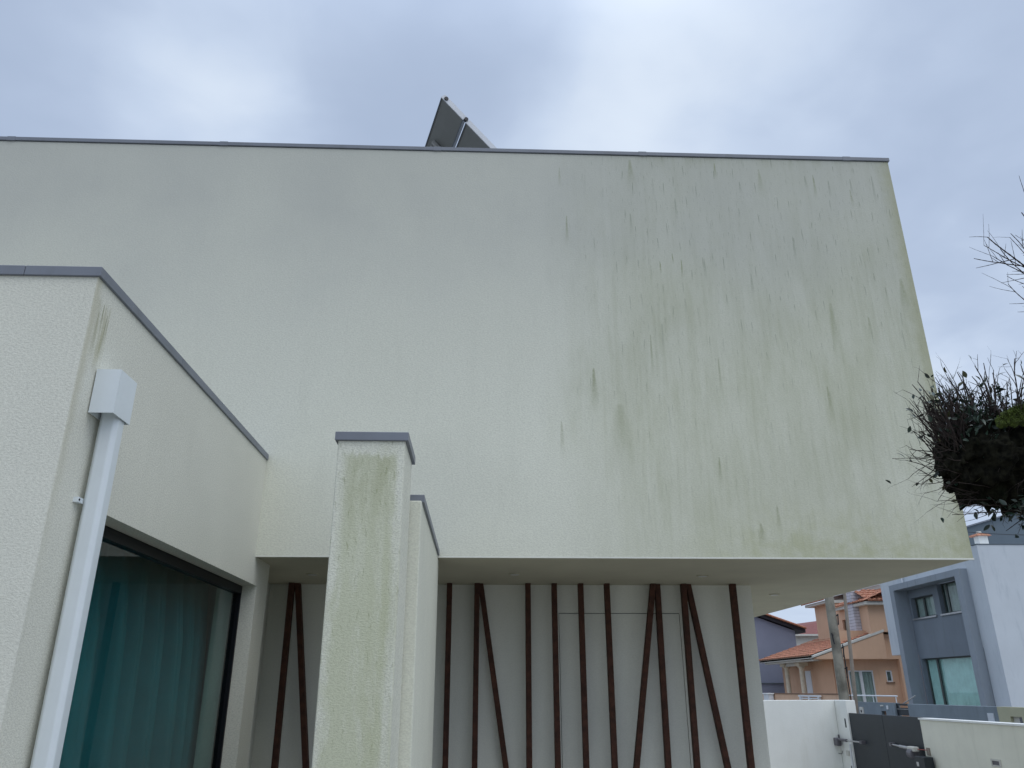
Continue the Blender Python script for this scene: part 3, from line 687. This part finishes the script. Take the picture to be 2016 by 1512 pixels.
MB().hexa([(16.5, YO + .31, 3.17), (20.4, YO + .31, 4.43), (20.4, 48, 4.43), (16.5, 48, 3.17)], [(16.5, YO + .31, 3.10), (20.4, YO + .31, 4.36), (20.4, 48, 4.36), (16.5, 48, 3.10)]).build('roof_deck', 'tile_dark', OH)
for yc, w_c in ((45.45, .13), (43.3, .15)):
    k = MB().tube([(17.1, yc, z) for z in (GZ, 1.0, 2.55, 2.68, 2.80)], [w_c, w_c * .95, w_c * .9, w_c * .95, w_c * 1.7], 14).build('column', 'stone_col', OH, smooth=True)
    MB().box(16.85, 17.35, yc - .30, yc + .30, 2.80, 2.955).build('capital', 'stone_col', k)
MB().box(16.95, 17.25, 43.61, 45.14, 2.80, 2.95).build('porch_beam', 'off_white', OH)
MB().box(17.70, 17.73, 43.70, 44.55, GZ + .2, 2.56).build('front_door', 'white_pvc', OH, bevel=.01)
MB().tube([(17.72, YO + .55, GZ), (17.72, YO + .55, 3.02)], .05, 8).build('downpipe', 'off_white', OH)
def far_win_y(x0, x1, z0, z1, y, mull, r=.06):
    w1 = MB().wall('y', y, y + .06, x0, x1, z0, z1, holes=[(x0 + r, x1 - r, z0 + r, z1 - r)]).build('window', 'white_pvc', OH)
    MB().box(x0 + r, x1 - r, y + .03, y + .04, z0 + r, z1 - r).build('pane', 'far_glass', w1)
    for xm in mull: MB().box(xm - .07, xm + .07, y - .008, y + .05, z0 + r, z1 - r).build('mullion', 'white_pvc', w1)
    b = MB()
    for i in range(41):
        t = i / 40; b.v += [(x0 + (x1 - x0) * t, y + .14 + .02 * math.sin(t * 45), z0), (x0 + (x1 - x0) * t, y + .14 + .02 * math.sin(t * 45), z1)]
    for i in range(40): b.f.append((2 * i, 2 * i + 2, 2 * i + 3, 2 * i + 1))
    b.build('window_curtain', 'net_grey', w1)
    return w1
far_win_y(18.36, 19.62, GZ + .5, 2.50, YO + .62, [18.99])
far_win_y(20.26, 20.57, 1.96, 2.50, YO + .62, [])
MB().box(20.2, 20.62, YO + .55, YO + .62, 1.90, 1.958).build('sill', 'brown_cap', OH)
# upper volume
MB().wall('x', 19.57, 19.8, YO + .002, 46.45, 4.21, 5.60, holes=[(42.55, 43.06, 4.38, 5.10)]).build('upper_wall', 'orange', OH)
w3 = MB().wall('x', 19.65, 19.7, 42.56, 43.05, 4.39, 5.09, holes=[(42.62, 42.99, 4.45, 5.03)]).build('window', 'brown_cap', OH)
MB().box(19.67, 19.68, 42.6, 43.0, 4.4, 5.05).build('pane', 'far_glass', w3)
MB().box(19.802, 20.9, YO + .004, YO + .2, 4.3, 5.60).build('upper_wall', 'orange', OH)
MB().box(20.0, 24, YO + .3, 46.4, 4.2, 5.6).build('upper_core', 'orange', OH)
MB().box(19.30, 21.6, YO - .35, 43.25, 5.58, 5.74).build('eave_trim', 'off_white', OH, bevel=.02)
corrug('roof_tiles', (19.22, YO - .42, 5.745), (0, 1, 0), (1, 0, .42), 3.7, 2.0, 'tile', OH)
corrug('roof_tiles', (19.45, YO - .44, 5.75), (1, 0, 0), (0, 1, .42), 2.6, 1.8, 'tile', OH, pitch=.26, amp=.07)
MB().box(21.4, 24, 41.0, 46.3, 5.7, 6.55).build('attic_wall', plain('shaded_apricot_render', (.22, .115, .07), .9), OH)  # shade under the high eave is put into this darker apricot
MB().box(21.0, 24.3, 40.9, 47.1, 6.55, 6.76).build('attic_eave', 'off_white', OH)
corrug('roof_tiles', (20.92, 40.9, 6.77), (0, 1, 0), (1, 0, .40), 6.2, 2.4, 'tile', OH)
MB().box(19.57, 21.3, 43.95, 46.45, 5.601, 6.088).build('tall_wall', 'orange', OH)
MB().box(19.20, 21.3, 43.9, 46.88, 6.09, 6.235).build('eave_trim', 'off_white', OH)
corrug('roof_tiles', (19.10, 43.9, 6.24), (0, 1, 0), (1, 0, .42), 3.3, 2.2, 'tile', OH)
chm = MB().box(19.28, 19.80, 40.95, 41.68, 4.2, 6.9).build('chimney', 'mortar', OH)
blk = MB().box(-.5, .5, -.5, .5, -.5, .5).build('stone_block', 'block', None, bevel=.03, seg=1)
bme = blk.data; bpy.data.objects.remove(blk)
for r in range(18):
    z = 4.2 + r * .15 + .075
    for (a, b, ax) in ((40.93, 41.70, 'x'), (19.26, 19.82, 'y')):
        nb = 3 if ax == 'x' else 2; ln = (b - a) / nb; off = (ln / 2 if r % 2 else 0)
        cuts = sorted({a, b, *[a + off + ln * k for k in range(nb + 1) if a < a + off + ln * k < b]})
        for c0, c1 in zip(cuts, cuts[1:]):
            o = bpy.data.objects.new('stone_block', bme); C.objects.link(o); adopt(o, OH) if False else None
            o.parent = chm; L_ = (c1 - c0) - .016
            if ax == 'x': o.location = (19.272, (c0 + c1) / 2, z); o.scale = (.035 * rnd.uniform(.9, 1.2), L_, .134)
            else: o.location = ((c0 + c1) / 2, 40.943, z); o.scale = (L_, .035 * rnd.uniform(.9, 1.2), .134)
            o.matrix_parent_inverse = Matrix()
# front terrace wall, posts and rails of the apricot house
ow = thing('terrace_wall', 'low apricot terrace wall with a brown cap seen over the white garden wall', 'wall', (15, 41, GZ))
MB().box(14.1, 14.3, 31.75, 47, GZ, 1.42).build('wall_panel', 'orange', ow)
MB().box(14.08, 14.32, 31.9, 47, 1.422, 1.47).build('wall_cap', 'brown_cap', ow)
for y, z1 in ((46.3, 1.60), (45.8, 1.60)):
    pass
wp = thing('gate_post', 'white capped post standing in the apricot terrace wall far left', 'post', (13.9, 39.8, GZ))
MB().box(13.8, 14.06, 39.45, 40.15, GZ, 1.415).build('post_body', 'white_pvc', wp, bevel=.02)
MB().box(13.76, 14.07, 39.40, 40.2, 1.417, 1.47).build('post_cap', 'white_cap', wp)
wr = thing('white_fence_panel', 'white railed panel in front of the porch columns', 'fence', (13.95, 35, GZ))
MB().box(13.96, 14.04, 33.97, 35.98, 1.25, 1.29).build('rail', 'white_pvc', wr); MB().box(13.96, 14.04, 33.85, 36.15, 1.335, 1.40).build('rail', 'white_pvc', wr)
for y in (34.0, 35.0, 35.95): MB().box(13.95, 14.05, y - .05, y + .05, GZ, 1.334).build('post', 'white_pvc', wr)
hr = thing('handrail', 'thin white handrail above the blue-grey street wall before the apricot house', 'handrail', (14.5, 31, GZ))
MB().tube([(14.25, 34.5, 1.41), (14.25, 28.05, 1.40)], .025, 8).build('rail', 'white_pvc', hr)
for y in (34.0, 31.6, 29.8, 28.15): MB().tube([(14.25, y, .6), (14.25, y, 1.40)], .018, 6).build('post', 'white_pvc', hr)
MB().tube([(14.3, 27.95, 1.12), (14.6, 27.5, 1.42)], .02, 8).build('end_rail', 'opener_steel', hr)

# ------------------------------------------------------------------ lavender house and red roof at far left
bh = thing('lavender_house', 'lavender-grey house with a sloping clay tiled roof at the far left', 'house', (17, 52, GZ))
MB().prism([(10, 50, GZ), (19.62, 50, GZ), (19.62, 50, 5.02), (14.5, 50, 6.85), (10, 50, 5.2)], (0, 8, 0)).build('wall', 'blue_house', bh)
a = Vector((20.2, 49.75, 5.12)); b = Vector((14.4, 49.75, 7.13)); dn = Vector((0, 0, -.22))
MB().hexa([a, b, b + dn, a + dn], [p + Vector((0, 8.6, 0)) for p in (a, b, b + dn, a + dn)]).build('eave_board', 'dark_eave', bh)
corrug('roof_tiles', a + Vector((0, -.1, .02)), (0, 1, 0), b - a, 8.6, 6.1, 'tile', bh)
tl2 = MB()
for k in range(27):
    p = a.lerp(b, (k + .5) / 27) + Vector((0, -.13, .03)); tl2.tube([p + Vector((.12, 0, -.035)), p + Vector((-.12, 0, .055))], [.07, .055], 8)
o = tl2.build('verge_tiles', 'tile', bh); o['kind'] = 'stuff'
MB().box(12.5, 19.8, 49.0, 49.3, GZ, 1.95).build('yard_wall', 'blue_house', bh)
MB().box(12.5, 19.8, 48.95, 49.35, 1.95, 2.0).build('yard_wall_cap', 'shed', bh)
rr = thing('red_roofed_house', 'beige house with a dull red roof between the lavender and apricot houses', 'house', (22, 58, GZ))
MB().box(19.5, 27, 56, 62, GZ, 5.15).build('wall', 'off_white', rr)
MB().hexa([(19.3, 55.7, 5.22), (27, 55.7, 5.22), (27, 59, 6.6), (21.4, 59, 5.9)], [(19.3, 55.7, 5.14), (27, 55.7, 5.14), (27, 59, 6.5), (21.4, 59, 5.8)]).build('roof', 'red_roof', rr)
MB().box(19.2, 27, 55.6, 55.72, 5.08, 5.2).build('gutter', 'off_white', rr)

# ------------------------------------------------------------------ the clipped tree at right
TR = thing('pollarded_tree', 'pollarded tree with a mossy knobbed limb and bare upright twigs at the right edge', 'tree', (3.75, 3.7, -.02))
def limb(name, pts, rad, amp, mat='bark', seg=120, n=80, nscale=6.):
    P_ = [Vector(p) for p in pts]
    def at(t):
        f = t * (len(P_) - 1); i = min(int(f), len(P_) - 2); s = f - i
        p0, p1, p2, p3 = P_[max(i - 1, 0)], P_[i], P_[i + 1], P_[min(i + 2, len(P_) - 1)]
        q = .5 * ((2 * p1) + (-p0 + p2) * s + (2 * p0 - 5 * p1 + 4 * p2 - p3) * s * s + (-p0 + 3 * p1 - 3 * p2 + p3) * s ** 3)
        r = rad[i] + (rad[i + 1] - rad[i]) * (s * s * (3 - 2 * s)); return q, r
    c = []; r = []
    for k in range(seg + 1): q, x = at(k / seg); c.append(q); r.append(x)
    b = MB().tube(c, r, n)
    for i, v in enumerate(b.v):
        v = Vector(v); k = min(i // n, seg); d = (v - c[k])
        if d.length < 1e-6: continue
        d.normalize()
        a_ = amp * (mnoise.fractal(v * nscale, .8, 2.1, 5) + .55 * abs(mnoise.noise(v * nscale * 2.5)))
        b.v[i] = tuple(v + d * a_)
    return b.build(name, mat, TR, smooth=True), c, r
limb('trunk', [(3.75, 3.7, -.1), (3.72, 3.7, .9), (3.62, 3.68, 1.8), (3.45, 3.66, 2.25)], [.20, .17, .16, .17], .03)
lm, lc, lr = limb('limb', [(3.48, 3.66, 2.15), (3.20, 3.63, 2.42), (2.92, 3.61, 2.58), (2.66, 3.60, 2.63), (2.46, 3.60, 2.64), (2.33, 3.60, 2.66), (2.25, 3.60, 2.68)], [.15, .14, .16, .205, .19, .125, .045], .075, nscale=11.)
l2, c2, r2 = limb('limb', [(3.62, 3.68, 1.9), (3.72, 3.66, 2.7), (3.50, 3.62, 3.35), (3.22, 3.6, 3.66), (3.10, 3.6, 3.74)], [.14, .12, .13, .16, .06], .05, nscale=9.)
# moss cushion on the near side of the limb
ms = MB()
for i in range(420):
    u = rnd.uniform(-1, 1); v = rnd.uniform(-1, 1)
    if u * u + v * v > 1: continue
    c0 = Vector((2.66 + u * .23, 3.37 - .03 * (1 - u * u) + .03 * v, 2.785 + .035 * (1 - u * u) + v * .052 + .05 * u * .3))
    r_ = rnd.uniform(.012, .026)
    for _ in range(3):
        d = Vector((rnd.gauss(0, 1), -abs(rnd.gauss(0, 1)) * .7, rnd.gauss(0, 1))).normalized() * r_
        e_ = Vector((rnd.gauss(0, 1), rnd.gauss(0, 1), rnd.gauss(0, 1))).normalized() * r_ * .35
        i0 = len(ms.v); ms.v += [tuple(c0 - e_), tuple(c0 + e_), tuple(c0 + d)]; ms.f.append((i0, i0 + 1, i0 + 2))
    ms.tube([c0 + Vector((0, .03, -.004)), c0], [r_ * .9, r_ * .4], 6)
o = ms.build('moss', 'moss', TR); o['kind'] = 'stuff'
# leaves: a few shared shapes
def leaf_mesh(k, L, Wd, curl, mat):
    b = MB(); n_ = 7
    for i in range(n_ + 1):
        t = i / n_; w_ = Wd * math.sin(math.pi * min(1, t * .96 + .02)) ** .8 * (1 - .25 * t); z = -curl * t * t
        b.v += [(-w_, L * t, z + w_ * .35), (0, L * t, z), (w_, L * t, z + w_ * .35)]
    for i in range(n_): q = i * 3; b.f += [(q, q + 1, q + 4, q + 3), (q + 1, q + 2, q + 5, q + 4)]
    o = b.build('leaf', mat, None, smooth=True); me = o.data; bpy.data.objects.remove(o); return me
LM = [leaf_mesh(0, .040, .0095, .010, 'leaf'), leaf_mesh(1, .034, .0105, .004, 'leaf'), leaf_mesh(2, .046, .0100, .018, 'leaf'), leaf_mesh(3, .036, .0110, .002, 'leaf_old')]
nleaf = [0]
def put_leaf(p, d, s=1.):
    d = Vector(d).normalized(); 
    zc = Vector((rnd.gauss(0, .6), rnd.gauss(-.3, .6), rnd.gauss(.6, .5))).normalized()
    xx = d.cross(zc).normalized(); zz = xx.cross(d).normalized()
    mt = Matrix((xx, d, zz)).transposed().to_4x4(); mt.translation = p
    me = LM[3] if rnd.random() < .14 else LM[rnd.randrange(3)]
    if nleaf[0] >= 300: extra.append((me, mt @ Matrix.Scale(s, 4))); return
    o = bpy.data.objects.new('leaf', me); C.objects.link(o); o.parent = TR
    o.matrix_parent_inverse = WORLD[TR].inverted(); o.matrix_basis = mt @ Matrix.Scale(s, 4); nleaf[0] += 1
extra = []
ntw = [0]; extra_tw = MB()
def twig(p, d, L, r, leafp=.0, curve=(0, 0, .25), sub=2, jit=.11, seglen=.03, drop=False):
    b = MB(); n_ = max(4, int(L / seglen)); pts = [Vector(p)]; dd = Vector(d).normalized(); cvv = Vector(curve)
    ends = []; leaves = []
    def run(p, dd, L, r, sub, b):
        n_ = max(3, int(L / seglen)); pts = [Vector(p)]; rr_ = [r]; dd = dd.copy()
        for k in range(n_):
            dd = (dd + cvv * (L / n_) * 2.2 + Vector((rnd.gauss(0, 1), rnd.gauss(0, 1), rnd.gauss(0, 1))) * jit).normalized()
            q = pts[-1] + dd * (L / n_); t = (k + 1) / n_
            rb = r * (1 - .55 * t)
            # a node swelling half way along each stretch
            pts.append(pts[-1].lerp(q, .86)); rr_.append(rb); pts.append(q); rr_.append(rb * 1.35)
            if rnd.random() < leafp:
                leaves.append((q.copy(), (dd + Vector((rnd.gauss(0, .8), rnd.gauss(0, .8), rnd.gauss(0, .8))))))
            if sub > 0 and k >= 1 and rnd.random() < .42:
                sd = (dd + Vector((rnd.gauss(0, 1), rnd.gauss(0, .7), rnd.gauss(0, 1))).normalized() * .85).normalized()
                run(q, sd, L * rnd.uniform(.18, .45), rb * .72, sub - 1, b)
        b.tube(pts, rr_, 5)
    run(p, dd, L, r, sub, b)
    if ntw[0] < 290: b.build('twig', 'twig', TR); ntw[0] += 1
    else:
        i0 = len(extra_tw.v); extra_tw.v += b.v; extra_tw.f += [tuple(i0 + k for k in q) for q in b.f]
    for q, e_ in leaves: put_leaf(q, e_, rnd.uniform(.7, 1.1))
def on_limb(c, r, t, ang):
    k = min(int(t * (len(c) - 1)), len(c) - 2); p = c[k]; t_ = (c[k + 1] - c[max(k - 1, 0)]).normalized()
    a = t_.cross(Vector((0, 0, 1))).normalized(); b = a.cross(t_).normalized()
    d = a * math.cos(ang) + b * math.sin(ang); return p + d * r[k] * .85, d
# upright brush of twigs along the top of the limb
for i in range(115):
    t = rnd.uniform(.52, .97); ang = rnd.gauss(math.pi / 2, .75); p, d = on_limb(lc, lr, t, ang)
    xr_ = (p.x - 2.25) / .6
    dirv = Vector((rnd.gauss(-.22 * (1 - xr_), .18), rnd.gauss(-.05, .22), 1)) + d * .25
    twig(p, dirv, rnd.uniform(.15, .30) * (1.0 + .15 * xr_), rnd.uniform(.0026, .0046), leafp=.05, sub=2, jit=.085)
# fan at the outer end
for i in range(34):
    p, d = on_limb(lc, lr, rnd.uniform(.82, 1.), rnd.uniform(0, 6.28))
    a = rnd.uniform(-.25, 1.0)
    twig(p, Vector((-1.0, rnd.gauss(-.1, .3), a * 1.35)) + d * .15, rnd.uniform(.08, .22), rnd.uniform(.0018, .0032), leafp=.02, curve=(0, 0, .5), sub=2, jit=.12)
# thinner hanging ones underneath
for i in range(42):
    p, d = on_limb(lc, lr, rnd.uniform(.40, .95), rnd.gauss(-math.pi / 2, .8))
    twig(p, Vector((-1.1 + rnd.gauss(0, .5), rnd.gauss(-.1, .3), rnd.gauss(-.35, .22))), rnd.uniform(.08, .24), rnd.uniform(.0013, .0022), leafp=.03, curve=(0, 0, .15), sub=2, jit=.10)
# long ones that make the outline of the near head, and the bare spread of the higher one
for (rx, rz), (tx, tz), r_ in [((2.36, 2.72), (2.10, 2.89), .0026), ((2.34, 2.66), (2.10, 2.76), .0024), ((2.36, 2.74), (2.18, 3.03), .0036), ((2.38, 2.76), (2.22, 3.05), .0040), ((2.42, 2.76), (2.37, 3.09), .0032), ((2.45, 2.76), (2.40, 3.10), .0030),
                               ((2.50, 2.78), (2.49, 3.13), .0042), ((2.55, 2.78), (2.53, 3.12), .0044), ((2.58, 2.8), (2.58, 3.14), .0038), ((2.66, 2.8), (2.67, 3.17), .0042), ((2.74, 2.8), (2.77, 3.15), .0040), ((2.60, 2.8), (2.62, 3.10), .0040),
                               ((2.32, 2.62), (2.14, 2.54), .0022), ((2.45, 2.47), (2.13, 2.50), .0022), ((2.48, 2.44), (2.17, 2.44), .0022), ((2.52, 2.42), (2.21, 2.385), .0026), ((2.56, 2.40), (2.27, 2.37), .0028), ((2.60, 2.42), (2.30, 2.47), .0022), ((2.72, 2.42), (2.53, 2.32), .0028)]:
    a_ = Vector((rx, 3.6 + rnd.gauss(0, .03), rz)); b_ = Vector((tx, 3.6 + rnd.gauss(0, .05), tz))
    twig(a_, b_ - a_, (b_ - a_).length * 1.03, r_, leafp=.02, curve=(0, 0, 0), sub=2, jit=.05)
for (rx, rz), (tx, tz), r_ in [((3.13, 3.64), (2.92, 4.05), .0056), ((3.16, 3.72), (2.98, 4.05), .0050), ((3.10, 3.56), (2.79, 3.91), .0052), ((3.12, 3.70), (2.80, 3.915), .0036), ((3.08, 3.66), (2.77, 3.865), .0030), ((3.10, 3.60), (2.81, 3.81), .0034), ((3.08, 3.50), (2.78, 3.79), .0036),
                               ((3.10, 3.55), (2.83, 3.67), .0026), ((3.06, 3.36), (2.84, 3.655), .0034), ((3.12, 3.42), (2.88, 3.59), .0026), ((3.10, 3.38), (2.90, 3.48), .0024), ((3.14, 3.62), (2.90, 3.925), .0034), ((3.12, 3.62), (2.93, 3.94), .0030)]:
    a_ = Vector((rx, 3.6 + rnd.gauss(0, .03), rz)); b_ = Vector((tx, 3.6 + rnd.gauss(0, .05), tz))
    twig(a_, b_ - a_, (b_ - a_).length * 1.03, r_, leafp=0, curve=(0, 0, 0), sub=1, jit=.04)
for i in range(30):
    p, d = on_limb(c2, r2, rnd.uniform(.62, .96), rnd.gauss(math.pi / 2, .9))
    twig(p, Vector((rnd.uniform(-.4, .5), rnd.gauss(0, .35), rnd.uniform(.4, 1.1))) + d * .5, rnd.uniform(.15, .28), rnd.uniform(.0026, .0046), leafp=.05, curve=(0, 0, .3), sub=2, jit=.10)
# more short stubs crowding the crest of the limb
for i in range(120):
    p, d = on_limb(lc, lr, rnd.uniform(.42, .95), rnd.gauss(math.pi / 2, .55))
    twig(p, Vector((rnd.gauss(-.1, .3), rnd.gauss(0, .3), 1)) + d * .4, rnd.uniform(.07, .22), rnd.uniform(.0022, .0042), leafp=.05, sub=1, jit=.12)
o = extra_tw.build('fine_twigs', 'twig', TR); o['kind'] = 'stuff'
# leaf clusters between the twigs
for i in range(430):
    if rnd.random() < .6:
        p = Vector((rnd.uniform(2.27, 2.95), 3.6 + rnd.gauss(0, .09), 0)); p.z = 2.79 + abs(rnd.gauss(0, .075)) - (.08 if p.x < 2.34 else 0)
    else:
        p = Vector((rnd.triangular(2.38, 2.80, 2.62), 3.6 + rnd.gauss(0, .09), 2.44 - abs(rnd.gauss(0, .06)))); 
    put_leaf(p, (rnd.gauss(-.2, 1), rnd.gauss(-.3, 1), rnd.gauss(.1, .9)), rnd.uniform(.75, 1.15))
for i in range(120):
    put_leaf(Vector((rnd.triangular(2.28, 2.60, 2.36), rnd.uniform(3.40, 3.50), rnd.triangular(2.62, 2.92, 2.82))), (rnd.gauss(-.2, 1), rnd.gauss(-.5, .6), rnd.gauss(.3, .8)), rnd.uniform(.7, 1.0))
if extra:
    eb = MB()
    for me, mt in extra:
        i0 = len(eb.v); eb.v += [tuple(mt @ v.co) for v in me.vertices]; eb.f += [tuple(i0 + k for k in p.vertices) for p in me.polygons]
    o = eb.build('small_leaves', 'leaf', TR, smooth=True); o['kind'] = 'stuff'
bpy.context.view_layer.update()
